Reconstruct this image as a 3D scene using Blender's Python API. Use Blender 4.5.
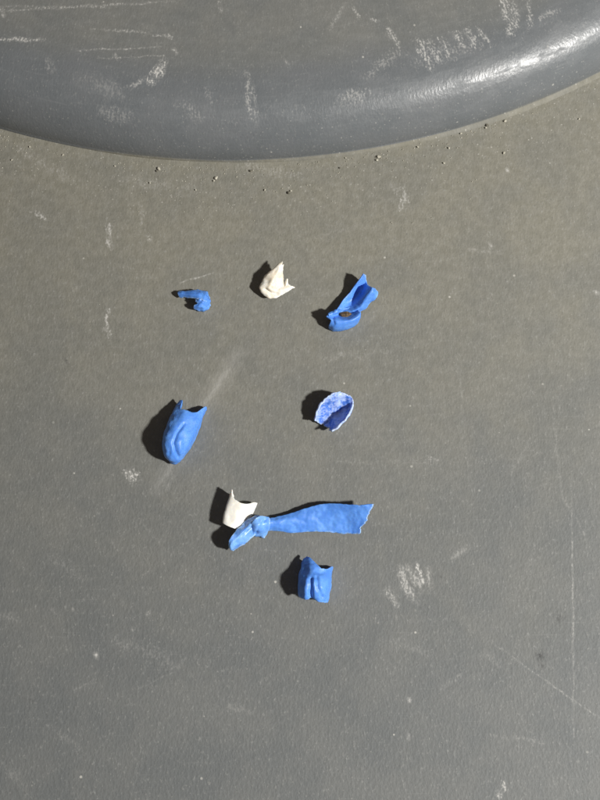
import bpy, math, random
import numpy as np
from mathutils import Vector, noise

for o in list(bpy.data.objects):
    bpy.data.objects.remove(o)
scene = bpy.context.scene
col = scene.collection
random.seed(7)

# ------------------------------------------------------------------ camera, world, lamp, exposure
S = 0.0003                      # metres per photo pixel on the surface at the middle of the picture
DIST = 1000 * S
TILT = math.radians(13)         # the phone leans a little towards the raised dome
cam_d = bpy.data.cameras.new('camera')
cam = bpy.data.objects.new('camera', cam_d)
col.objects.link(cam)
CAM = Vector((0, -DIST * math.sin(TILT), DIST * math.cos(TILT)))
cam.location = CAM
cam.rotation_euler = (TILT, 0, 0)
cam_d.sensor_fit = 'VERTICAL'
cam_d.angle_y = 2 * math.atan(0.4)
cam_d.clip_start = 0.005
cam_d.clip_end = 20
scene.camera = cam

world = bpy.data.worlds.new('World')
scene.world = world
world.use_nodes = True
bg = world.node_tree.nodes['Background']
bg.inputs['Color'].default_value = (1.0, 0.86, 0.76, 1)
bg.inputs['Strength'].default_value = 0.12

LAZ, LEL, LD = math.radians(-20), math.radians(45), 0.85
lamp_d = bpy.data.lights.new('work_lamp', 'AREA')
lamp_d.shape = 'DISK'
lamp_d.size = 0.06
lamp_d.energy = 11.6
lamp_d.color = (1.0, 0.975, 0.935)
lamp = bpy.data.objects.new('work_lamp', lamp_d)
col.objects.link(lamp)
lamp.location = (LD * math.cos(LEL) * math.cos(LAZ), LD * math.cos(LEL) * math.sin(LAZ), LD * math.sin(LEL))
lamp.rotation_euler = (-Vector(lamp.location)).to_track_quat('-Z', 'Y').to_euler()

scene.view_settings.view_transform = 'Standard'
scene.view_settings.look = 'None'
scene.view_settings.exposure = 0
scene.view_settings.gamma = 1
scene.view_settings.use_curve_mapping = False
scene.render.engine = 'CYCLES'
scene.render.resolution_x = 768
scene.render.resolution_y = 1024

RGT = Vector((1, 0, 0))
UP = Vector((0, math.cos(TILT), math.sin(TILT)))
FWD = Vector((0, math.sin(TILT), -math.cos(TILT)))


def at(px, py, h=0.0):
    """world point at height h (in pixel units) seen at photo pixel px, py"""
    d = RGT * ((px - 300) / 1000) + UP * ((400 - py) / 1000) + FWD
    t = (h * S - CAM.z) / d.z
    return CAM + d * t


def pix(p):
    v = Vector(p) - CAM
    f = v.dot(FWD)
    return 300 + 1000 * v.dot(RGT) / f, 400 - 1000 * v.dot(UP) / f


def tag(o, label=None, cat=None, group=None, kind=None):
    if label: o['label'] = label
    if cat: o['category'] = cat
    if group: o['group'] = group
    if kind: o['kind'] = kind
    return o


# ------------------------------------------------------------------ node helpers
class NT:
    def __init__(self, tree):
        self.t = tree
        self.dim = '3D'

    def n(self, typ, **kw):
        nd = self.t.nodes.new(typ)
        for k, v in kw.items():
            setattr(nd, k, v)
        return nd

    def put(self, sock, v):
        if isinstance(v, bpy.types.NodeSocket):
            self.t.links.new(v, sock)
        else:
            sock.default_value = v

    def math(self, op, a, b=None, c=None, clamp=False):
        nd = self.n('ShaderNodeMath', operation=op, use_clamp=clamp)
        for i, v in enumerate((a, b, c)):
            if v is not None:
                self.put(nd.inputs[i], v)
        return nd.outputs[0]

    def vmath(self, op, a, b=None):
        nd = self.n('ShaderNodeVectorMath', operation=op)
        self.put(nd.inputs[0], a)
        if b is not None:
            self.put(nd.inputs[1], b)
        return nd.outputs['Value'] if op in ('LENGTH', 'DOT_PRODUCT', 'DISTANCE') else nd.outputs[0]

    def step(self, v, lo, hi, a=0.0, b=1.0):
        nd = self.n('ShaderNodeMapRange', interpolation_type='SMOOTHSTEP')
        for i, x in enumerate((v, lo, hi, a, b)):
            self.put(nd.inputs[i], x)
        return nd.outputs[0]

    def noise(self, vec, scale, detail=3, rough=0.55, dist=0.0):
        nd = self.n('ShaderNodeTexNoise', noise_dimensions=self.dim)
        self.put(nd.inputs['Vector'], vec)
        nd.inputs['Scale'].default_value = scale
        nd.inputs['Detail'].default_value = detail
        nd.inputs['Roughness'].default_value = rough
        nd.inputs['Distortion'].default_value = dist
        return nd.outputs['Fac']

    def voronoi(self, vec, scale, feature='F1', out='Distance', rnd=1.0):
        nd = self.n('ShaderNodeTexVoronoi', feature=feature, voronoi_dimensions=self.dim)
        self.put(nd.inputs['Vector'], vec)
        nd.inputs['Scale'].default_value = scale
        nd.inputs['Randomness'].default_value = rnd
        return nd.outputs[out]

    def mapping(self, vec, scale=(1, 1, 1), rot=0.0, loc=(0, 0, 0)):
        nd = self.n('ShaderNodeMapping')
        self.put(nd.inputs['Vector'], vec)
        nd.inputs['Scale'].default_value = scale
        nd.inputs['Rotation'].default_value = (0, 0, rot)
        nd.inputs['Location'].default_value = loc
        return nd.outputs[0]

    def mix(self, f, a, b, blend='MIX'):
        nd = self.n('ShaderNodeMix', data_type='RGBA', blend_type=blend)
        self.put(nd.inputs['Factor'], f)
        self.put(nd.inputs['A'], a)
        self.put(nd.inputs['B'], b)
        return nd.outputs['Result']


def new_mat(name):
    m = bpy.data.materials.new(name)
    m.use_nodes = True
    m.node_tree.nodes.clear()
    N = NT(m.node_tree)
    out = N.n('ShaderNodeOutputMaterial')
    b = N.n('ShaderNodeBsdfPrincipled')
    m.node_tree.links.new(b.outputs[0], out.inputs[0])
    return m, N, b


# raised dome: circle through its foot as seen in the photograph
foot_px = [(0, 127), (60, 144), (120, 154), (180, 159), (240, 160.5), (300, 159), (360, 151), (420, 138), (480, 121), (540, 99), (600, 74)]
fp = [at(*p) for p in foot_px]
A = np.array([[2 * p.x, 2 * p.y, 1] for p in fp])
sol = np.linalg.lstsq(A, np.array([p.x ** 2 + p.y ** 2 for p in fp]), rcond=None)[0]
DC = (float(sol[0]), float(sol[1]))
DR = math.sqrt(sol[2] + sol[0] ** 2 + sol[1] ** 2)

# ---- wear: rubbed marks kept as smooth point attributes on the finely divided sheets; the materials add their grain
def vnoise(x, y, f, seed):
    """value noise in -1..1 on arrays"""
    x = x * f + 31.7 * seed; y = y * f + 17.3 * seed
    xi, yi = np.floor(x), np.floor(y)
    fx, fy = x - xi, y - yi
    fx = fx * fx * (3 - 2 * fx); fy = fy * fy * (3 - 2 * fy)

    def hsh(a, b):
        v = np.sin(a * 127.1 + b * 311.7 + seed * 74.7) * 43758.5453
        return (v - np.floor(v)) * 2 - 1
    return (hsh(xi, yi) * (1 - fx) + hsh(xi + 1, yi) * fx) * (1 - fy) + (hsh(xi, yi + 1) * (1 - fx) + hsh(xi + 1, yi + 1) * fx) * fy


def wear_attributes(o, rows, h, prefix, dome):
    me = o.data
    co = np.empty(len(me.vertices) * 3, dtype=np.float64)
    me.vertices.foreach_get('co', co)
    co = co.reshape(-1, 3)
    X0_, Y0_ = co[:, 0] / S, co[:, 1] / S
    best = np.full(len(X0_), -1.0); am = np.zeros(len(X0_)); soft = np.ones(len(X0_)); score = np.full(len(X0_), 0.0)
    for k, (x1, y1, x2, y2, w, amount, sf) in enumerate(rows):
        mx = at((x1 + x2) / 2, (y1 + y2) / 2)
        if (math.hypot(mx.x - DC[0], mx.y - DC[1]) < DR) != dome:
            continue
        a, c = at(x1, y1, h) / S, at(x2, y2, h) / S
        pad = w * 1.6 + 3
        sel = np.nonzero((X0_ > min(a.x, c.x) - pad) & (X0_ < max(a.x, c.x) + pad) & (Y0_ > min(a.y, c.y) - pad) & (Y0_ < max(a.y, c.y) + pad))[0]
        if not len(sel):
            continue
        X, Y = X0_[sel], Y0_[sel]
        j = min(2.4, w * .55) if sf > .2 else .8                                   # hand-made marks are not straight
        wx = X + j * (vnoise(X, Y, .09, k) + .5 * vnoise(X, Y, .25, k + 3))
        wy = Y + j * (vnoise(X, Y, .09, k + 50) + .5 * vnoise(X, Y, .25, k + 53))
        dx, dy = c.x - a.x, c.y - a.y
        L2 = max(dx * dx + dy * dy, 1e-6)
        t = np.clip(((wx - a.x) * dx + (wy - a.y) * dy) / L2, 0, 1)
        dist = np.hypot(wx - a.x - t * dx, wy - a.y - t * dy)
        fall = np.clip(1 - dist / w, 0, 1)
        thin = .30 * np.clip(np.abs(t - .5) * 2 - .3, 0, 1) + .30 * vnoise(X, Y, .12, k + 80) * (.25 if sf < .2 else 1 if w > 2 else .6)
        val = np.where(fall > 0, fall - thin, -1.0)
        sc_ = np.clip(val + .3, 0, 1.3) * amount
        up = sc_ > score[sel]
        idx = sel[up]
        score[idx] = sc_[up]; best[idx] = val[up]; am[idx] = amount; soft[idx] = sf
    for nm, arr in (('mark', best), ('amount', am), ('soft', soft)):
        at_ = me.attributes.new(prefix + '_' + nm, 'FLOAT', 'POINT')
        at_.data.foreach_set('value', arr.astype(np.float32))


STROKES = [
    # x1, y1, x2, y2, half width, amount, grain     -- rubbed marks on the flat part
    (238, 354, 198, 416, 12, .36, .10), (184, 446, 156, 488, 11, .30, .12), (172, 472, 166, 490, 3, .37, .3),
    (400, 568, 413, 598, 6, .55, .9), (409, 566, 422, 592, 6, .50, .9), (388, 590, 397, 603, 5.5, .52, 1.0), (417, 561, 424, 584, 2.2, .85, 1.0),
    (428, 571, 432, 585, 4, .38, 1.2), (398, 586, 418, 598, 8, .20, 1.0), (452, 560, 468, 548, 4, .35, 1.2), (385, 596, 392, 592, 4, .4, 1.4),
    (128, 474, 137, 475, 6, .85, 1.3), (132, 470, 133, 480, 4, .7, 1.2), (108, 225, 110, 248, 3.5, .6, 1.2), (109, 232, 110, 241, 2.5, .9, .9),
    (107, 309, 109, 340, 3.2, .6, 1.3), (104, 330, 113, 334, 3, .5, 1.3), (146, 236, 151, 240, 4, .5, 1.2), (33, 211, 48, 218, 4, .55, 1.4),
    (180, 283, 214, 272, 1.5, .50, .8), (140, 203, 142, 222, 4, .35, 1.3), (402, 186, 404, 208, 6, .42, 1.3), (392, 184, 400, 196, 4, .3, 1.3),
    (572, 496, 574, 738, 1.6, .37, .8), (496, 645, 604, 722, 1.5, .37, .9), (494, 735, 545, 743, 3, .32, 1.3), (476, 656, 502, 661, 6, .22, 1.2),
    (497, 789, 501, 797, 4, .7, 1.2), (502, 782, 505, 790, 3, .7, 1.0), (553, 405, 562, 495, 2.2, .25, 1.1), (562, 495, 585, 535, 2.5, .25, 1.1),
    (425, 458, 438, 460, 4, .42, 1.3), (320, 358, 388, 352, 5, .22, 1.3), (118, 640, 176, 664, 10, .20, 1.4), (50, 558, 84, 580, 7, .16, 1.3),
    (74, 690, 96, 679, 2.5, .30, 1.0), (228, 706, 254, 714, 4, .25, 1.3), (2, 768, 28, 786, 7, .20, 1.2), (54, 733, 80, 750, 5, .22, 1.2),
    (120, 178, 200, 190, 10, .22, 1.4), (20, 150, 70, 178, 7, .16, 1.4), (240, 165, 300, 176, 8, .18, 1.4), (455, 335, 470, 480, 2, .16, 1.2),
    (320, 462, 440, 462, 3, .15, 1.2), (352, 440, 330, 474, 2, .22, 1.1), (510, 475, 530, 440, 3, .22, 1.2), (470, 250, 500, 252, 3, .30, 1.2),
    (140, 520, 172, 556, 2, .18, 1.2), (0, 616, 16, 618, 6, .25, 1.3), (440, 690, 462, 678, 4, .20, 1.2), (380, 640, 430, 652, 6, .16, 1.4),
    (136, 690, 186, 666, 1.4, .22, 1.0), (300, 240, 360, 225, 4, .14, 1.3), (60, 300, 90, 280, 4, .16, 1.3), (520, 590, 545, 520, 2, .14, 1.2),
    # dots
    (72, 609, 72, 610, 3, .8, .3), (96, 655, 96, 656, 3, .8, .3), (133, 628, 133, 630, 3, .6, .6), (262, 681, 262, 682, 3, .6, .6),
    (410, 698, 410, 701, 3, .8, .4), (397, 617, 397, 619, 3, .8, .4), (409, 735, 409, 740, 3, .7, .5), (597, 290, 598, 292, 3, .9, .3),
    (341, 353, 341, 356, 2.6, .8, .3), (148, 612, 147, 613, 3, .5, .8), (490, 245, 492, 247, 3, .6, .6), (507, 170, 508, 172, 3, .8, .3),
    (118, 236, 118, 238, 2.4, .7, .4), (330, 284, 330, 285, 2.4, .6, .4), (52, 608, 53, 610, 2.4, .5, .4), (286, 524, 289, 524, 2.4, .4, .6),
    # rubbed marks on the raised dome
    (-6, 11, 175, 2, 2.2, .45, 1.0), (-6, 6, 110, 8, 2, .30, 1.1), (-6, 39, 44, 39, 3, .65, 1.2), (0, 10, 2, 16, 4, .7, .8),
    (92, 28, 172, 36, 2.4, .40, 1.2), (76, 50, 162, 47, 1.6, .50, .9), (98, 58, 164, 55, 1.5, .45, 1.0), (162, 62, 152, 79, 7, .85, 1.2),
    (158, 66, 150, 76, 4, .9, .8), (152, 75, 126, 86, 3.5, .40, 1.3), (84, 76, 124, 94, 13, .16, .9), (168, 36, 172, 39, 3.5, .75, .8),
    (174, 49, 177, 53, 3.5, .75, .8), (116, 54, 118, 58, 2.5, .7, .8), (98, 104, 128, 110, 9, .22, 1.2), (178, 102, 196, 110, 8, .22, 1.2),
    (246, 72, 249, 114, 4, .38, 1.2), (253, 84, 256, 116, 4, .25, 1.2), (206, 86, 212, 100, 5, .18, 1.2), (46, 60, 54, 72, 6, .22, 1.2),
    (220, 2, 221, 12, 3, .40, 1.2), (352, 7, 359, 19, 3, .70, 1.1), (390, 28, 398, 43, 4, .50, 1.3), (372, 20, 376, 22, 3.5, .6, 1.0),
    (418, 40, 429, 64, 6, .55, 1.5), (430, 40, 440, 60, 5, .50, 1.5), (442, 38, 452, 58, 5, .50, 1.5), (456, 32, 464, 50, 5, .55, 1.5),
    (466, 28, 476, 46, 5, .50, 1.5), (478, 28, 492, 44, 4, .45, 1.5), (504, -4, 510, 32, 6, .60, 1.5), (514, -4, 516, 26, 5, .50, 1.5),
    (527, -4, 531, 24, 5, .45, 1.5), (368, 73, 402, 50, 8, .26, 1.4), (344, 96, 366, 89, 8, .28, 1.5), (416, 62, 480, 42, 8, .18, 1.6),
    (285, 60, 288, 64, 3, .5, .8), (230, 148, 232, 149, 2.5, .7, .5), (148, 145, 150, 147, 2.5, .6, .5), (250, 150, 251, 151, 2.5, .7, .5),
    (60, 128, 160, 143, 5, .10, 1.6), (330, 30, 345, 4, 3, .25, 1.3), (540, 18, 560, 8, 4, .3, 1.4),
]
# the faint ones on the flat part are barely there
STROKES = [(a, b, c, d, w, am * (.55 if (am <= .36 and b > 165 and w < 10.5) else 1), g) for (a, b, c, d, w, am, g) in STROKES]
DARKS = [(542, 654, 541, 658, 6.5, .9, .4), (541, 663, 541, 666, 5, .9, .4), (560, 615, 562, 618, 8, .55, .5), (64, 360, 66, 362, 4, .6, .8),
         (454, 622, 454, 623, 3, .7, .4), (440, 577, 440, 578, 3, .8, .3), (347, 240, 350, 243, 10, .18, 1.0), (30, 700, 32, 702, 3, .4, .7),
         (480, 300, 482, 302, 3, .3, .7), (404, 575, 418, 592, 1.5, .5, .8), (412, 575, 424, 596, 1.5, .4, .9)]


def surface_material(name, dome):
    m, N, b = new_mat(name)
    tc = N.n('ShaderNodeTexCoord').outputs['Object']
    P3 = N.mapping(tc, scale=(1 / S, 1 / S, 1 / S))          # photo-pixel units, 0.3 mm each
    flat = N.vmath('MULTIPLY', P3, (1, 1, 0))
    P = N.n('ShaderNodeAttribute', attribute_name='unrolled').outputs['Vector'] if dome else flat      # the dome's skin laid flat
    N.dim = '2D'
    fine = N.noise(P, 0.42, 2, 0.6)
    mid = N.noise(P, 0.11, 4, 0.6)
    broad = N.noise(P, 0.006, 4, 0.6)
    broad2 = N.noise(N.mapping(P, loc=(300, 90, 0)), 0.017, 4, 0.62)
    # ---- clean plastic and the film of olive dust lying on it
    clean = N.mix(N.step(broad2, .3, .7), (0.132, 0.144, 0.153, 1) if dome else (0.107, 0.118, 0.125, 1), (0.148, 0.158, 0.166, 1) if dome else (0.127, 0.136, 0.140, 1))
    dustc = N.mix(N.step(mid, .3, .7), (0.192, 0.185, 0.149, 1), (0.226, 0.218, 0.180, 1))
    rad = N.vmath('DISTANCE', flat, (DC[0] / S, DC[1] / S, 0))
    d_out = N.math('SUBTRACT', rad, DR / S)                    # pixels outside the foot of the dome
    if not dome:
        away = N.math('ADD', d_out, N.math('MULTIPLY', N.math('SUBTRACT', broad, .5), 270))
        dust = N.step(away, 40, 560, .92, .16)
        foot = N.step(N.math('ADD', d_out, N.math('MULTIPLY', N.math('SUBTRACT', mid, .5), 16)), 2, 16, .6, 0)
        dust = N.math('ADD', dust, foot, clamp=True)
        patch = N.step(broad2, .32, .68, .84, 1.04)
        dust = N.math('MULTIPLY', dust, patch, clamp=True)
    else:
        zz = N.n('ShaderNodeSeparateXYZ'); N.put(zz.inputs[0], P3)
        up = N.math('ADD', d_out, N.math('MULTIPLY', N.math('SUBTRACT', broad2, .5), 46))
        dust = N.step(up, -100, -52, .42, .0)
        low = N.step(d_out, .1, 1.0, 0, 1.0)
        dust = N.math('MULTIPLY', N.math('MAXIMUM', dust, low), N.step(broad2, .3, .7, .7, 1.0))
    colr = N.mix(dust, clean, dustc)
    # ---- moulded leather-like grain: short pale worn crests
    gv = N.mapping(P, scale=(1.0, .62, 1), rot=math.radians(12))
    v1 = N.voronoi(gv, 0.30)
    v2 = N.voronoi(N.mapping(P, scale=(1.0, .75, 1), rot=math.radians(-20)), 0.55)
    fib = N.noise(N.mapping(P, scale=(1.0, .52, 1), rot=math.radians(-9)), 0.46, 3, .6)
    crest = N.math('MULTIPLY', N.step(fib, .56, .74), N.step(mid, .38, .66))
    colr = N.mix(N.math('MULTIPLY', crest, .38 if not dome else .34), colr, (0.33, 0.335, 0.32, 1))
    pits = N.step(v1, .0, .32, .30, 0)
    colr = N.mix(N.math('MULTIPLY', pits, N.step(fine, .4, .7)), colr, (0.075, 0.078, 0.08, 1))
    # ---- fine random scratches in a few directions
    scr = None
    for k, (ang, sx, thr) in enumerate(((84, .02, .71), (-35, .025, .73))):
        s_ = N.noise(N.mapping(P, scale=(sx, .55, 1), rot=math.radians(ang), loc=(31 * k, 17 * k, 0)), 1.0, 1.0, .4)
        s_ = N.math('MULTIPLY', N.step(s_, thr, thr + .06), N.step(broad2, .45 if k else .55, .6 if k else .42))
        scr = s_ if scr is None else N.math('MAXIMUM', scr, s_)
    colr = N.mix(N.math('MULTIPLY', scr, .045), colr, (0.46, 0.46, 0.44, 1))
    # ---- sparse pale specks of dust
    sp = N.voronoi(P, 0.045)
    rsel = N.voronoi(P, 0.045, out='Color')
    sep = N.n('ShaderNodeSeparateColor'); N.put(sep.inputs[0], rsel)
    specks = N.math('MULTIPLY', N.step(sp, N.math('MULTIPLY', sep.outputs[1], .035), N.math('MULTIPLY', sep.outputs[1], .075), 1, 0), N.math('GREATER_THAN', sep.outputs[0], .90))
    specks = N.math('MULTIPLY', specks, sep.outputs[2])
    sp2 = N.voronoi(P, 0.11)
    specks2 = N.math('MULTIPLY', N.step(sp2, .06, .11, 1, 0), N.step(fine, .5, .62))
    colr = N.mix(N.math('MULTIPLY', specks, .62), colr, (0.60, 0.59, 0.54, 1))
    near = N.step(N.math('ABSOLUTE', N.math('SUBTRACT', d_out, 25)), 10, 60, .55, .15)
    colr = N.mix(N.math('MULTIPLY', specks2, near), colr, (0.50, 0.49, 0.45, 1))
    # ---- rubbed strokes and dark spots where the photograph has them
    gr = N.math('SUBTRACT', N.math('ADD', N.math('MULTIPLY', fine, .6), N.math('MULTIPLY', N.noise(N.mapping(P, scale=(1, .30, 1), rot=math.radians(-24)), .42, 3, .6), .6)), .62)
    gr = N.math('MULTIPLY', gr, 4.2)

    def strokes(prefix):
        f = {k: N.n('ShaderNodeAttribute', attribute_name=prefix + '_' + k).outputs['Fac'] for k in ('mark', 'amount', 'soft')}
        v = N.math('ADD', f['mark'], N.math('MULTIPLY', gr, f['soft']))
        v = N.math('MULTIPLY', N.math('ADD', N.math('MULTIPLY', N.step(v, -.4, 1.0), .30), N.math('MULTIPLY', N.step(v, .55, 1.35), .85)), f['amount'])
        return N.math('MULTIPLY', v, N.step(f['mark'], -.35, -.1))
    st = strokes('rub')
    colr = N.mix(st, colr, (0.54, 0.535, 0.51, 1))
    colr = N.mix(strokes('spot'), colr, (0.035, 0.035, 0.035, 1))
    N.put(b.inputs['Base Color'], colr)
    # ---- gloss: clean moulded plastic is shinier than the dusty film
    rough = N.math('ADD', N.step(dust, 0, .8, .34 if dome else .62, .72), N.math('MULTIPLY', fine, .10))
    rough = N.math('ADD', rough, N.math('MULTIPLY', st, .2), clamp=True)
    if dome:
        rough = N.math('ADD', rough, N.step(N.noise(N.mapping(P, scale=(.35, 1, 1), rot=math.radians(14)), .09, 4, .65), .42, .70, -.05, .22), clamp=True)
    N.put(b.inputs['Roughness'], rough)
    b.inputs['Specular IOR Level'].default_value = .5
    # ---- relief
    hgt = N.math('ADD', N.math('MULTIPLY', v1, .8), N.math('MULTIPLY', v2, .45))
    hgt = N.math('ADD', hgt, N.math('MULTIPLY', fib, .8))
    hgt = N.math('ADD', hgt, N.math('MULTIPLY', mid, 1.2))
    bp = N.n('ShaderNodeBump')
    bp.inputs['Strength'].default_value = .36 if not dome else .22
    bp.inputs['Distance'].default_value = .00016
    N.put(bp.inputs['Height'], hgt)
    N.put(b.inputs['Normal'], bp.outputs[0])
    return m


# ------------------------------------------------------------------ the setting
def mesh_obj(name, verts, faces, mat, parent=None, smooth=True):
    me = bpy.data.meshes.new(name)
    me.from_pydata(verts.tolist() if isinstance(verts, np.ndarray) else [tuple(v) for v in verts], [], faces)
    me.update()
    if smooth:
        me.shade_smooth()
    me.materials.append(mat)
    o = bpy.data.objects.new(name, me)
    col.objects.link(o)
    if parent:
        o.parent = parent
    return o


# the flat part: a gently uneven moulded sheet
xs = np.concatenate([np.linspace(-.42, -.112, 24)[:-1], np.arange(-.112, .112, 1.15 * S), np.linspace(.113, .42, 24)])
ys = np.concatenate([np.linspace(-.40, -.128, 22)[:-1], np.arange(-.128, .125, 1.15 * S), np.linspace(.126, .62, 30)])
nx, ny = len(xs), len(ys)
gx, gy = np.meshgrid(xs, ys)
gz = -.0003 + .00012 * (vnoise(gx, gy, 14, 1) + vnoise(gx, gy, 31, 2))
vs = np.stack([gx.ravel(), gy.ravel(), gz.ravel()], axis=1)
fs = []
for j in range(ny - 1):
    for i in range(nx - 1):
        a = j * nx + i
        fs.append((a, a + 1, a + nx + 1, a + nx))
panel = mesh_obj('grey_plastic_surface', vs, fs, surface_material('worn grey plastic', False))
wear_attributes(panel, STROKES, 0, 'rub', False)
wear_attributes(panel, DARKS, 0, 'spot', False)
tag(panel, 'scuffed dusty grey moulded plastic surface under the scattered fragments', 'surface', kind='structure')

# the raised dome: a turned profile
prof = [(1.0, -3.0, 4.6), (.9, -.6, 3.6), (.7, .5, 2.4), (.5, 1.5, 1.2), (.2, 2.4, .5), (.0, 3.2, 0)]     # last number: how far the fillet runs out
SLOPE = [(0, 87), (7, 79), (18, 67), (36, 51), (54, 29), (76, 8), (98, 2.5), (140, 1.2), (220, .8)]      # (length along the skin, slope in degrees)
d_, h_ = 0.0, 3.2
for k in range(1, 147):
    a = math.radians(float(np.interp(k * 1.5 - .75, [q[0] for q in SLOPE], [q[1] for q in SLOPE])))
    d_ -= 1.5 * math.cos(a); h_ += 1.5 * math.sin(a)
    prof.append((d_, h_, 0))
H_ = h_ - 1.5
for d, h in ((-280, h_ + 1), (-350, h_ + 2), (-470, h_ + 3), (-620, h_ + 4)):
    prof.append((d, h, 0))
angs = list(np.arange(-math.pi / 2 - .42, -math.pi / 2 + .58, 1.3 / (DR / S))) + list(np.linspace(-math.pi / 2 + .58, 1.5 * math.pi - .42, 160))[:-1]
NS = len(angs)
vs, fs = [], []
for (d, h, run) in prof:
    for a in angs:
        # the fillet at the foot is wide on the right and almost closed on the left
        q = min(1, max(0, (math.cos(a) + .02) / .34)) ** .8
        r = DR + (d + run * q) * S + .0004 * noise.noise(Vector((math.cos(a) * 6, math.sin(a) * 6, 0)))
        vs.append((DC[0] + r * math.cos(a), DC[1] + r * math.sin(a), h * S))
for j in range(len(prof) - 1):
    for k in range(NS):
        a, c = j * NS + k, j * NS + (k + 1) % NS
        fs.append((a, c, c + NS, a + NS))
vs.append((DC[0], DC[1], (h_ + 4.5) * S))
t0 = (len(prof) - 1) * NS
for k in range(NS):
    fs.append((t0 + k, t0 + (k + 1) % NS, len(vs) - 1))
dome = mesh_obj('raised_dome', vs, fs, surface_material('worn grey plastic of the dome', True))
ua = dome.data.attributes.new('unrolled', 'FLOAT_VECTOR', 'POINT')
arc = [0.0]
for p0_, p1_ in zip(prof, prof[1:]):
    arc.append(arc[-1] + math.hypot(p1_[0] - p0_[0], p1_[1] - p0_[1]))
uv = np.zeros((len(vs), 3), dtype=np.float32)
for j in range(len(prof)):
    uv[j * NS:(j + 1) * NS, 0] = (np.array(angs) + math.pi / 2) * (DR / S)
    uv[j * NS:(j + 1) * NS, 1] = arc[j]
uv[-1] = (0, arc[-1] + 180, 0)
ua.data.foreach_set('vector', uv.ravel())
wear_attributes(dome, STROKES, H_, 'rub', True)
wear_attributes(dome, DARKS, H_, 'spot', True)
tag(dome, 'raised round grey plastic dome with rubbed pale scratches', 'dome', kind='structure')


# ------------------------------------------------------------------ fragment materials
def plastic(name, base, pale, rim_c, mottled=0.0, rough=.38, sss=.35, rad=(.2, .4, 1.0)):
    m, N, b = new_mat(name)
    tc = N.n('ShaderNodeTexCoord').outputs['Object']
    P = N.mapping(tc, scale=(1 / S, 1 / S, 1 / S))
    at_ = N.n('ShaderNodeAttribute', attribute_name='rim')
    n1 = N.noise(P, .10, 4, .6)
    n2 = N.noise(P, .45, 3, .6)
    c = N.mix(N.step(n1, .35, .7), base, pale)
    if mottled:
        mm = N.math('MULTIPLY', N.step(N.math('ADD', N.math('MULTIPLY', n1, .6), N.math('MULTIPLY', n2, .4)), .40, .56), mottled)
        c = N.mix(mm, c, rim_c)
    rimf = N.step(N.math('ADD', at_.outputs['Fac'], N.math('MULTIPLY', N.math('SUBTRACT', N.noise(P, .2, 3, .6), .5), 2.0)), .40, 1.0)
    rimf = N.math('MULTIPLY', rimf, N.step(at_.outputs['Fac'], 0, .25))
    c = N.mix(N.math('MULTIPLY', rimf, .75), c, rim_c)
    # a little of the grey dust clings to it
    dd_ = N.step(N.noise(P, .22, 4, .7), .60, .78)
    c = N.mix(N.math('MULTIPLY', dd_, .14), c, (.30, .28, .24, 1))
    N.put(b.inputs['Base Color'], c)
    N.put(b.inputs['Roughness'], N.math('ADD', rough, N.math('MULTIPLY', n2, .22)))
    b.inputs['Coat Weight'].default_value = .09
    b.inputs['Coat Roughness'].default_value = .28
    b.inputs['Subsurface Weight'].default_value = sss
    b.inputs['Subsurface Radius'].default_value = rad
    b.inputs['Subsurface Scale'].default_value = .0011
    bp = N.n('ShaderNodeBump')
    bp.inputs['Strength'].default_value = .35
    bp.inputs['Distance'].default_value = .00022
    N.put(bp.inputs['Height'], N.math('ADD', N.noise(P, .16, 3, .55), N.math('MULTIPLY', n2, .35)))
    N.put(b.inputs['Normal'], bp.outputs[0])
    return m


BLUE = plastic('torn blue plastic', (.078, .245, .72, 1), (.120, .320, .82, 1), (.34, .52, .84, 1))
PALE_BLUE = plastic('stretched pale blue plastic', (.10, .28, .74, 1), (.20, .42, .86, 1), (.45, .62, .90, 1), rough=.30)
FROST = plastic('stress-whitened blue plastic', (.05, .16, .58, 1), (.12, .25, .68, 1), (.56, .66, .88, 1), mottled=.55, rough=.5)
WHITE = plastic('torn white plastic', (.80, .78, .72, 1), (.84, .82, .77, 1), (.85, .84, .80, 1), sss=.4, rad=(1, .8, .6))
STAIN = plastic('stained white plastic', (.72, .65, .53, 1), (.82, .80, .74, 1), (.85, .84, .80, 1), sss=.4, rad=(1, .8, .6))


# ------------------------------------------------------------------ torn-shell builder
def cr(p0, p1, p2, p3, t):
    return .5 * ((2 * p1) + (-p0 + p2) * t + (2 * p0 - 5 * p1 + 4 * p2 - p3) * t * t + (-p0 + 3 * p1 - 3 * p2 + p3) * t ** 3)


def spline(pts, t):
    n = len(pts)
    f = min(max(t, 0.0), 1.0) * (n - 1)
    i = min(int(f), n - 2)
    f -= i
    p1, p2 = pts[i], pts[i + 1]
    p0 = pts[i - 1] if i > 0 else 2 * p1 - p2
    p3 = pts[i + 2] if i + 2 < n else 2 * p2 - p1
    return cr(p0, p1, p2, p3, f)


def lin(prof, t):
    if not isinstance(prof, (list, tuple)):
        return prof
    for (a, va), (b_, vb) in zip(prof, prof[1:]):
        if t <= b_:
            return va + (vb - va) * (t - a) / max(b_ - a, 1e-6)
    return prof[-1][1]


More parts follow.
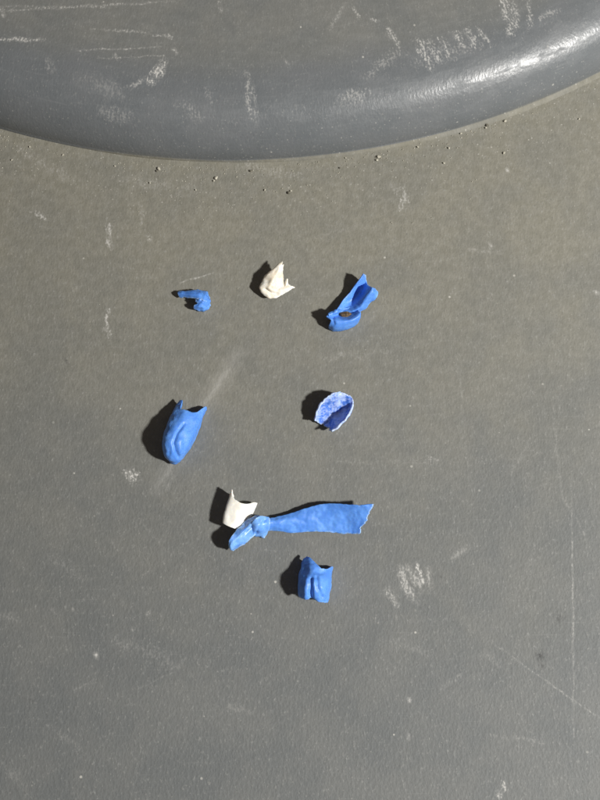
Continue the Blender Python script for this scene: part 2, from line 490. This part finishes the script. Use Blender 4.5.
def shell(name, rows, mat, parent=None, thick=2.2, nu=44, nv=44, v0=0.0, v1=1.0, u0=0.0, u1=1.0,
          rag=(.01, .01, .01, .01), rims=None, crumple=.5, creases=(), seed=0):
    """a thin torn sheet: control rows (image x, y, height) -> smooth surface, trimmed along ragged borders, given thickness.
    rag = raggedness of the first row, last row, first column, last column."""
    R = [[np.array(at(*p)) for p in row] for row in rows]

    def surf(u, v):
        return spline([spline(r, u) for r in R], v)

    def jag(t, s, amp):
        return amp * (1.3 * noise.noise(Vector((t * 7, s, seed * 3.7))) + .9 * noise.noise(Vector((t * 19, s + 9, seed * 1.3))) + .5 * noise.noise(Vector((t * 45, s + 4, seed))))
    g = np.zeros((nv, nu, 3))
    for j in range(nv):
        for i in range(nu):
            a, c = i / (nu - 1), j / (nv - 1)
            va, vb = lin(v0, a) + abs(jag(a, 1, rag[0])), lin(v1, a) - abs(jag(a, 2, rag[1]))
            ua, ub = lin(u0, c) + abs(jag(c, 3, rag[2])), lin(u1, c) - abs(jag(c, 4, rag[3]))
            g[j, i] = surf(ua + (ub - ua) * a, va + (vb - va) * c)

    def normals(g):
        du = np.gradient(g, axis=1); dv = np.gradient(g, axis=0)
        n = np.cross(du, dv)
        n /= np.maximum(np.linalg.norm(n, axis=2, keepdims=True), 1e-12)
        return n
    n = normals(g)
    # outer side is the one that looks up on the whole
    flip = n[:, :, 2].mean() < 0
    if flip:
        n = -n
    for j in range(nv):
        for i in range(nu):
            p = Vector(g[j, i])
            q = p / S
            d = crumple * (noise.noise(q * .12 + Vector((seed * 5, 0, 0))) + .5 * noise.noise(q * .3 + Vector((0, seed * 5, 0))))
            if creases:
                x, y = pix(p)
                for (pl, w, dep) in creases:
                    best = 1e9
                    for (ax, ay), (bx, by) in zip(pl, pl[1:]):
                        L2 = (bx - ax) ** 2 + (by - ay) ** 2
                        t = min(1, max(0, ((x - ax) * (bx - ax) + (y - ay) * (by - ay)) / L2))
                        best = min(best, math.hypot(x - ax - t * (bx - ax), y - ay - t * (by - ay)))
                    d -= dep * math.exp(-(best / w) ** 2)
            g[j, i] += n[j, i] * d * S
    n = normals(g)
    if flip:
        n = -n
    inner = g.copy()
    rw = rims or tuple(min(1.0, .35 + 14 * r) if r else 0 for r in rag)
    rim = np.zeros((nv, nu))
    for j in range(nv):
        for i in range(nu):
            e = min(i, nu - 1 - i, j, nv - 1 - j)
            fal = (1.0, .7, .35, .12, 0)
            rim[j, i] = max(rw[0] * fal[min(j, 4)], rw[1] * fal[min(nv - 1 - j, 4)], rw[2] * fal[min(i, 4)], rw[3] * fal[min(nu - 1 - i, 4)])
            th = thick * (.55, .8, .95, 1)[min(e, 3)] * (1 + .25 * noise.noise(Vector(g[j, i]) / S * .2))
            inner[j, i] = g[j, i] - n[j, i] * th * S
    top = g.reshape(-1, 3); bot = inner.reshape(-1, 3)
    allv = np.vstack([top, bot])
    K = nu * nv
    faces = []
    for j in range(nv - 1):
        for i in range(nu - 1):
            a = j * nu + i
            q = (a, a + 1, a + nu + 1, a + nu)
            faces.append(q[::-1] if flip else q)
            q = tuple(K + k for k in q)
            faces.append(q if flip else q[::-1])
    border = [i for i in range(nu)] + [j * nu + nu - 1 for j in range(1, nv)] + [(nv - 1) * nu + i for i in range(nu - 2, -1, -1)] + [j * nu for j in range(nv - 2, 0, -1)]
    for a, c in zip(border, border[1:] + border[:1]):
        q = (c, a, K + a, K + c)
        faces.append(q[::-1] if flip else q)
    allv[:, 2] = np.maximum(allv[:, 2], 0.00001)
    o = mesh_obj(name, allv, faces, mat, parent)
    at_ = o.data.attributes.new('rim', 'FLOAT', 'POINT')
    at_.data.foreach_set('value', np.concatenate([rim.ravel(), rim.ravel()]).astype(np.float32))
    return o


def base_empty(name, px, py):
    e = bpy.data.objects.new(name, None)
    e.empty_display_size = .004
    e.location = at(px, py)
    col.objects.link(e)
    return e


def adopt(e, *parts):
    """parent the parts to their thing without moving them"""
    for o in parts:
        o.parent = e
        me = o.data
        off = Vector(e.location)
        for v in me.vertices:
            v.co -= off


def recenter(o, px, py):
    off = at(px, py)
    for v in o.data.vertices:
        v.co -= off
    o.location = off


# ------------------------------------------------------------------ the fragments
# hooked blue crumb
e = base_empty('hooked_fragment', 197, 302)
tag(e, 'smallest blue fragment, hook-shaped with a thin arm, left of the upper white shard', 'fragment', 'torn blue plastic fragments')
body = shell('body', [
    [(196, 311, 0), (193.5, 308, 7), (194, 302, 11), (195, 296, 11), (193, 291, 7)],
    [(203, 311.5, 0), (200, 308, 10), (200, 301, 15), (200, 294, 13), (198, 289.5, 5)],
    [(208, 309, 0), (207, 306, 8), (207, 301, 12), (206, 295, 10), (205, 290.5, 2)],
    [(210.5, 306, 0), (210.5, 304, 3), (211, 300, 4), (210, 296, 3), (208, 292, 0)]],
    BLUE, thick=2, nu=32, nv=30, rag=(.14, .04, .03, .03), crumple=2.4, seed=1,
    creases=[([(197, 304), (203, 299), (206, 301)], 1.6, 1.5)])
arm = shell('arm', [
    [(207, 291, 3), (206, 295, 12), (204, 301, 15)],
    [(195, 289.5, 9), (194, 293, 14), (193.5, 298.5, 11)],
    [(184, 290.5, 8), (184, 293, 10), (184.5, 298, 6)],
    [(178, 291, 5), (177, 294, 7), (179.5, 298.5, 3)]],
    BLUE, thick=1.8, nu=16, nv=26, rag=(.0, .07, .05, .08), crumple=.9, seed=2, creases=[([(184, 292), (196, 293)], 1.3, 1.0)])
adopt(e, body, arm)

# upper white shard
e = base_empty('white_shard', 273, 285)
tag(e, 'cream white plastic shard with a split pointed tip, highest piece in the scatter', 'fragment', 'torn white plastic fragments')
sh = shell('shell', [
    [(263, 293, 0), (265, 296, 6), (273, 299, 6), (284, 294, 4), (296, 287, 3)],
    [(261, 286, 0), (260, 287, 10), (269, 289, 13), (281, 288, 9), (291, 285, 5)],
    [(265, 279, 0), (263, 278, 12), (272, 278, 15), (280, 279, 11), (286, 281, 5)],
    [(273, 271, 2), (272, 270, 13), (277, 270, 15), (282, 272, 12), (284, 276, 7)],
    [(279, 262, 12), (281, 261, 15), (283, 261, 17), (285, 264, 15), (285, 268, 10)]],
    STAIN, thick=2, nu=44, nv=44, crumple=1.6, seed=3, rag=(.02, .03, .03, .05),
    v1=[(0, .84), (.30, .93), (.42, 1.0), (.52, .99), (.60, .92), (.68, .97), (.76, .86), (1, .74)],
    creases=[([(265, 290), (271, 294), (277, 294)], 1.7, 3.0), ([(270, 284), (278, 272)], 2.0, -1.0), ([(278, 290), (287, 284)], 2.5, 1.2)])
prong = shell('prong', [
    [(283.5, 287, 6), (286, 286, 8), (289, 285, 6)],
    [(285, 282.5, 8), (286.5, 282, 9), (288, 282.5, 8)],
    [(286.6, 278.5, 10), (287.4, 278.3, 10.5), (288, 279, 10)]],
    STAIN, thick=1.2, nu=14, nv=16, crumple=.6, seed=4, rag=(0, .1, .05, .05))
adopt(e, sh, prong)

# bent blue piece: trough with a raised flap
e = base_empty('bent_fragment', 345, 318)
tag(e, 'bent blue fragment with a dirty hollow and a raised cupped flap', 'fragment', 'torn blue plastic fragments')
trough = shell('trough', [
    [(328, 319, 1), (326, 316, 14), (328, 317, 16), (331, 320, 16), (329, 325, 10), (328.5, 329, 0)],
    [(333, 315, 1), (334, 312, 16), (337, 315, 8), (338, 320, 16), (336, 327, 12), (335, 332, 0)],
    [(343, 310, 1), (343, 309, 7), (346, 314, 4), (349, 320, 15), (348, 326, 9), (347, 330, 0)],
    [(352, 308, 1), (353, 307, 4), (356, 309, 7), (359, 315, 14), (359, 320, 8), (357, 324, 0)],
    [(359, 307, 1), (360, 307, 4), (361, 306, 10), (362, 309, 11), (361, 313, 7), (360, 316, 0)]],
    BLUE, thick=2, nu=54, nv=40, crumple=.6, seed=5, rag=(.004, .03, .01, .01), v1=[(0, .9), (.5, .8), (.75, .97), (1, .9)],
    creases=[([(333, 318), (334, 324)], 1.5, 1.2)])
flap = shell('flap', [
    [(335, 313, 12), (343, 312, 7), (352, 312, 9), (357, 313, 5)],
    [(342, 302, 9), (350, 305, 3), (360, 307, 11), (365, 310, 4)],
    [(352, 290, 9), (358, 295, 1), (365, 299, 15), (371, 303, 7)],
    [(358, 281, 14), (363, 287, 3), (370, 292, 19), (378, 296, 10)],
    [(365, 273, 18), (369, 279, 8), (373, 285, 20), (378, 289, 12)]],
    BLUE, thick=2, nu=40, nv=44, crumple=1.0, seed=6, rag=(0, .03, .015, .025),
    v1=[(0, .97), (.12, 1), (.28, .93), (.45, .88), (.65, .92), (.85, .97), (1, .93)])
adopt(e, trough, flap)

# cupped blue shell, pale inside
o = shell('cupped_fragment', [
    [(315, 421, 12), (317, 423, 6), (322, 427, 1), (328, 430, 6), (331, 432, 16)],
    [(317, 411, 16), (320, 413, 9), (330, 418, 1), (339, 421, 7), (342, 422, 20)],
    [(323, 401, 19), (327, 404, 13), (338, 411, 2), (346, 413, 6), (350, 412, 17)],
    [(332, 394, 20), (336, 398, 16), (343, 402, 9), (349, 404, 8), (353.5, 403, 11)],
    [(341, 391, 18), (344, 393, 17), (347, 394, 15), (350, 395, 13), (352, 397, 11)]],
    FROST, thick=2.6, nu=48, nv=48, crumple=1.7, seed=8, rag=(.06, .03, .03, .03), rims=(.9, .9, 1.0, 1.0),
    v0=[(0, .0), (.3, .02), (.55, .03), (1, 0)],
    creases=[([(333, 404), (346, 400)], 2.0, 1.2), ([(326, 410), (336, 407)], 1.8, 1.0)])
recenter(o, 334, 412)
tag(o, 'small blue cup-shaped shell lying open side up, its inside mottled white', 'fragment', 'torn blue plastic fragments')

# blue capsule-like half tube
o = shell('capsule_fragment', [
    [(169, 461, 0), (170.5, 463, 3), (174, 464.5, 4.5), (177.5, 464, 3), (180, 462, 0)],
    [(164, 454, 0), (164.5, 455, 16), (171, 457.5, 20), (180.5, 458.5, 13), (184, 457, 0)],
    [(164, 441, 0), (163, 440, 22), (173, 442, 28), (188, 445, 19), (193, 445, 0)],
    [(169, 424, 0), (168.5, 422, 18), (180, 424, 24), (195, 428, 16), (200, 428, 0)],
    [(175, 409, 0), (176, 408, 12), (187, 410, 18), (200, 414, 12), (205, 414, 0)],
    [(179, 401, 0), (181, 399, 8), (192, 402, 13), (203, 405, 9), (209, 406, 0)]],
    BLUE, thick=2.4, nu=56, nv=60, crumple=.8, seed=9, rag=(.0, .012, .01, .01),
    v1=[(0, .93), (.12, .965), (.20, .985), (.31, .99), (.345, .84), (.40, .80), (.58, .795), (.68, .82), (.76, .93), (.86, .985), (.92, .97), (1, .9)],
    creases=[([(184, 424), (177, 433), (173.5, 443), (175.5, 451), (178.5, 457)], 1.3, 2.1), ([(169, 446), (169.5, 455)], 2.2, .7),
             ([(180, 440), (179.5, 452)], 2.4, -1.2)])
recenter(o, 182, 436)
tag(o, 'long rounded blue half tube with two prongs at its notched end, far left', 'fragment', 'torn blue plastic fragments')

# lower white curved sheet
o = shell('white_curved_fragment', [
    [(226, 521, 0), (222.5, 523, 13), (228, 526, 15.5), (236, 529, 13), (243, 530, 3)],
    [(228, 512, 0), (224.5, 512, 13.5), (231, 514, 16), (241, 518, 14), (250, 520, 4)],
    [(231, 502, 0), (228, 501, 14), (235, 503, 17), (245, 508, 15), (255, 510, 5)],
    [(234, 490, 2), (231.5, 489, 14), (237, 491, 17), (248, 498, 15), (259, 499, 6)]],
    WHITE, thick=2, nu=48, nv=40, crumple=.5, seed=10, rag=(.008, .015, .01, .01),
    v1=[(0, .85), (.14, .96), (.24, 1.0), (.30, .97), (.36, .86), (.48, .76), (.62, .75), (.80, .83), (.92, .90), (1, .88)])
recenter(o, 238, 512)
tag(o, 'smooth white curved sheet with one pointed corner, leaning against the long blue strip', 'fragment', 'torn white plastic fragments')

# long blue strip with a twisted end
e = base_empty('blue_strip', 315, 522)
tag(e, 'long flat blue strip with a ragged right end and a twisted left end', 'strip', 'torn blue plastic fragments')
rib = shell('ribbon', [
    [(258, 520, 8), (258, 524, 12), (258, 528, 9), (258, 532, 3)],
    [(274, 517, 7), (274, 521, 10), (274, 526, 8), (274, 531, 2)],
    [(291, 513, 6), (291, 520, 8), (291, 527, 5), (291, 533, 1)],
    [(306, 508, 8), (307, 516, 8), (307, 524, 5), (307, 532, 1)],
    [(322, 504, 11), (323, 513, 8), (323, 523, 4), (324, 532, 1)],
    [(342, 504, 16), (343, 513, 10), (343, 523, 5), (343, 534, 1)],
    [(359, 505, 20), (358, 514, 13), (357, 524, 7), (354, 534, 3)],
    [(374, 504, 20), (373, 513, 16), (369, 524, 11), (364, 534, 7)]],
    BLUE, thick=2, nu=30, nv=110, crumple=.8, seed=11, rag=(0, .028, .02, .025), rims=(0, 1.3, .35, .8),
    v1=[(0, 1), (.3, .985), (.45, .96), (.6, .97), (.75, .93), (1, .95)])
tw1 = shell('twisted_end', [
    [(259, 515, 12), (262, 520, 16), (264, 526, 11)],
    [(253, 516, 11), (257, 522, 17), (260, 530, 9)],
    [(245, 521, 10), (250, 527, 17), (255, 535, 7)],
    [(236, 530, 16), (241, 536, 19), (248, 542, 7)],
    [(229, 541, 19), (232, 546, 17), (237, 549, 6)],
    [(229, 548, 13), (231, 550, 12), (233, 552, 5)]],
    PALE_BLUE, thick=2, nu=26, nv=50, crumple=1.3, seed=12, rag=(.02, .08, .04, .05),
    creases=[([(258, 521), (247, 531), (236, 543)], 1.6, 1.4)])
tw2 = shell('folded_lap', [
    [(249, 529, 8), (252, 533, 9), (255, 537, 2)],
    [(253, 521, 19), (258, 529, 17), (260, 537, 1)],
    [(260, 516, 17), (264, 525, 15), (264, 538, 1)],
    [(269, 517, 9), (270, 525, 10), (267, 534, 2)]],
    PALE_BLUE, thick=2, nu=30, nv=30, crumple=1.2, seed=13, rag=(.03, .02, .02, .05),
    creases=[([(256, 533), (265, 520)], 1.5, 1.4)])
adopt(e, rib, tw1, tw2)

# blocky blue stub
o = shell('stub_fragment', [
    [(299, 595, 0), (299, 597, 11), (305, 600, 16), (312, 599, 18), (319, 602, 18), (327, 603, 11), (329, 601, 0)],
    [(298.5, 585, 0), (298.5, 586, 15), (304, 588, 23), (312, 588, 25), (321, 590, 25), (329, 591, 14), (331, 590, 0)],
    [(299, 574, 0), (299.5, 574, 13), (305, 575, 20), (312, 575, 24), (321, 578, 23), (330, 578, 14), (332, 577, 0)],
    [(302, 564, 0), (302.5, 563, 8), (307, 563, 13), (313, 564, 17), (321, 569, 18), (330, 570, 12), (333, 570, 0)],
    [(303, 557, 0), (304.5, 556, 6), (308, 556, 9), (313, 557, 12), (321, 563, 15), (330, 564, 11), (333, 564, 0)]],
    BLUE, thick=2.4, nu=56, nv=48, crumple=.9, seed=14, rag=(.02, .015, .01, .01),
    v1=[(0, .86), (.16, .92), (.28, 1.0), (.40, .96), (.56, .85), (.68, .78), (.80, .81), (.94, .91), (1, .87)],
    creases=[([(311, 578), (310.5, 590), (311, 600)], 1.8, 2.0), ([(307, 580), (305.5, 596)], 2.2, -1.2), ([(317, 577), (318, 588), (322, 597)], 1.9, 1.6),
             ([(303, 570), (314, 572), (322, 572)], 3.0, 1.0), ([(314, 580), (315, 597)], 1.6, -1.0)])
recenter(o, 314, 582)
tag(o, 'blocky creased blue stub lying alone below the long blue strip', 'fragment', 'torn blue plastic fragments')


# ------------------------------------------------------------------ crumbs of grit
def crumb_mesh(name, seed, mat, rx, ry, rz):
    rnd = random.Random(seed)
    vs, fs = [], []
    nl, ns = 4, 7
    for j in range(1, nl):
        th = math.pi * j / nl
        for k in range(ns):
            ph = 2 * math.pi * (k + .5 * (j % 2)) / ns
            r = .75 + .5 * rnd.random()
            vs.append((rx * r * math.sin(th) * math.cos(ph), ry * r * math.sin(th) * math.sin(ph), rz * math.cos(th) * r))
    t, bt = len(vs), len(vs) + 1
    vs += [(0, 0, rz), (0, 0, -rz)]
    for j in range(nl - 2):
        for k in range(ns):
            a, c = j * ns + k, j * ns + (k + 1) % ns
            fs.append((a, a + ns, c + ns, c))
    for k in range(ns):
        fs.append((t, k, (k + 1) % ns))
        fs.append((bt, (nl - 2) * ns + (k + 1) % ns, (nl - 2) * ns + k))
    me = bpy.data.meshes.new(name)
    me.from_pydata([(x * S, y * S, z * S) for x, y, z in vs], [], fs)
    me.update()
    me.materials.append(mat)
    return me


def grit_mat(name, c1, c2):
    m, N, b = new_mat(name)
    P = N.mapping(N.n('ShaderNodeTexCoord').outputs['Object'], scale=(1 / S, 1 / S, 1 / S))
    N.put(b.inputs['Base Color'], N.mix(N.step(N.noise(P, .5, 4, .7), .35, .65), c1, c2))
    b.inputs['Roughness'].default_value = .9
    return m


PALE = grit_mat('pale grit', (.36, .34, .27, 1), (.56, .54, .46, 1))
DARK = grit_mat('dark grit', (.10, .095, .075, 1), (.22, .205, .16, 1))
BROWN = grit_mat('brown dirt', (.035, .024, .014, 1), (.17, .11, .055, 1))

d = bpy.data.objects.new('dirt_crumb', crumb_mesh('dirt_crumb', 3, BROWN, 6.8, 4.4, 3.0))
col.objects.link(d)
d.location = at(346, 315, 7.5)
tag(d, 'brown crumb of dirt lodged in the hollow of the bent blue fragment', 'crumb')

pm = [crumb_mesh('grit_crumb', 20 + k, (PALE, DARK, PALE)[k % 3], 2.1, 1.7, 1.5) for k in range(6)]
spots = [(159, 169, 1.15, 0), (157, 171, .8, 1), (216, 178, 1.1, 2), (214, 181, .7, 3), (251, 171, .9, 4), (289, 193, 1.15, 1), (291, 191, .6, 5),
         (379, 157, 1.2, 0), (377, 160, .8, 2), (487, 125, 1.15, 1), (486, 128, .7, 3), (505, 121, .9, 2), (343, 142, .5, 3), (449, 148, .7, 5),
         (504, 153, .8, 0), (30, 147, .7, 3), (63, 155, .7, 5), (115, 166, .6, 2), (455, 118, .6, 2), (418, 147, .7, 3), (444, 163, .7, 2), (12, 160, .6, 0),
         (150, 183, .6, 2), (196, 190, .6, 3), (265, 190, .6, 0), (579, 119, .6, 2), (340, 168, .6, 1)]
for (x, y, sc_, k) in spots:
    o = bpy.data.objects.new('grit_crumb', pm[k])
    col.objects.link(o)
    p = at(x, y)
    sc_ *= .85
    o.location = (p.x, p.y, .5 * sc_ * S)
    inside = math.hypot(p.x - DC[0], p.y - DC[1])
    if inside < DR + 6 * S:                      # keep it outside the foot of the dome
        f_ = (DR + 6 * S) / inside
        o.location.x = DC[0] + (p.x - DC[0]) * f_; o.location.y = DC[1] + (p.y - DC[1]) * f_
    o.scale = (sc_, sc_, sc_ * .7)
    o.rotation_euler = (0, 0, random.uniform(0, 6.28))
    tag(o, 'tiny crumb of grit lying near the foot of the raised dome', 'crumb', 'grit crumbs along the foot of the dome')

# fine grit too small and too many to count, caught along the seam
rnd = random.Random(11)
gv, gf = [], []
for k in range(420):
    a = rnd.uniform(-math.pi / 2 - .36, -math.pi / 2 + .50)
    off = 5.0 + abs(rnd.gauss(0, 1)) * (14 if rnd.random() < .6 else 60) * (1.3 if -math.pi / 2 - .2 < a < -math.pi / 2 + .1 else .7)
    r = DR + off * S
    cx, cy = DC[0] + r * math.cos(a), DC[1] + r * math.sin(a)
    q = rnd.uniform(.22, .62) * S
    b0 = len(gv)
    for m_ in range(5):
        t = 2 * math.pi * m_ / 5 + rnd.uniform(-.3, .3)
        gv.append((cx + q * rnd.uniform(.7, 1.5) * math.cos(t), cy + q * rnd.uniform(.7, 1.5) * math.sin(t), -.0003))
    gv.append((cx, cy, q * rnd.uniform(.3, .7)))
    for m_ in range(5):
        gf.append((b0 + m_, b0 + (m_ + 1) % 5, b0 + 5))
fine_grit = mesh_obj('fine_grit', gv, gf, PALE, smooth=False)
tag(fine_grit, 'fine pale grit scattered along the foot of the raised dome', 'grit', kind='stuff')
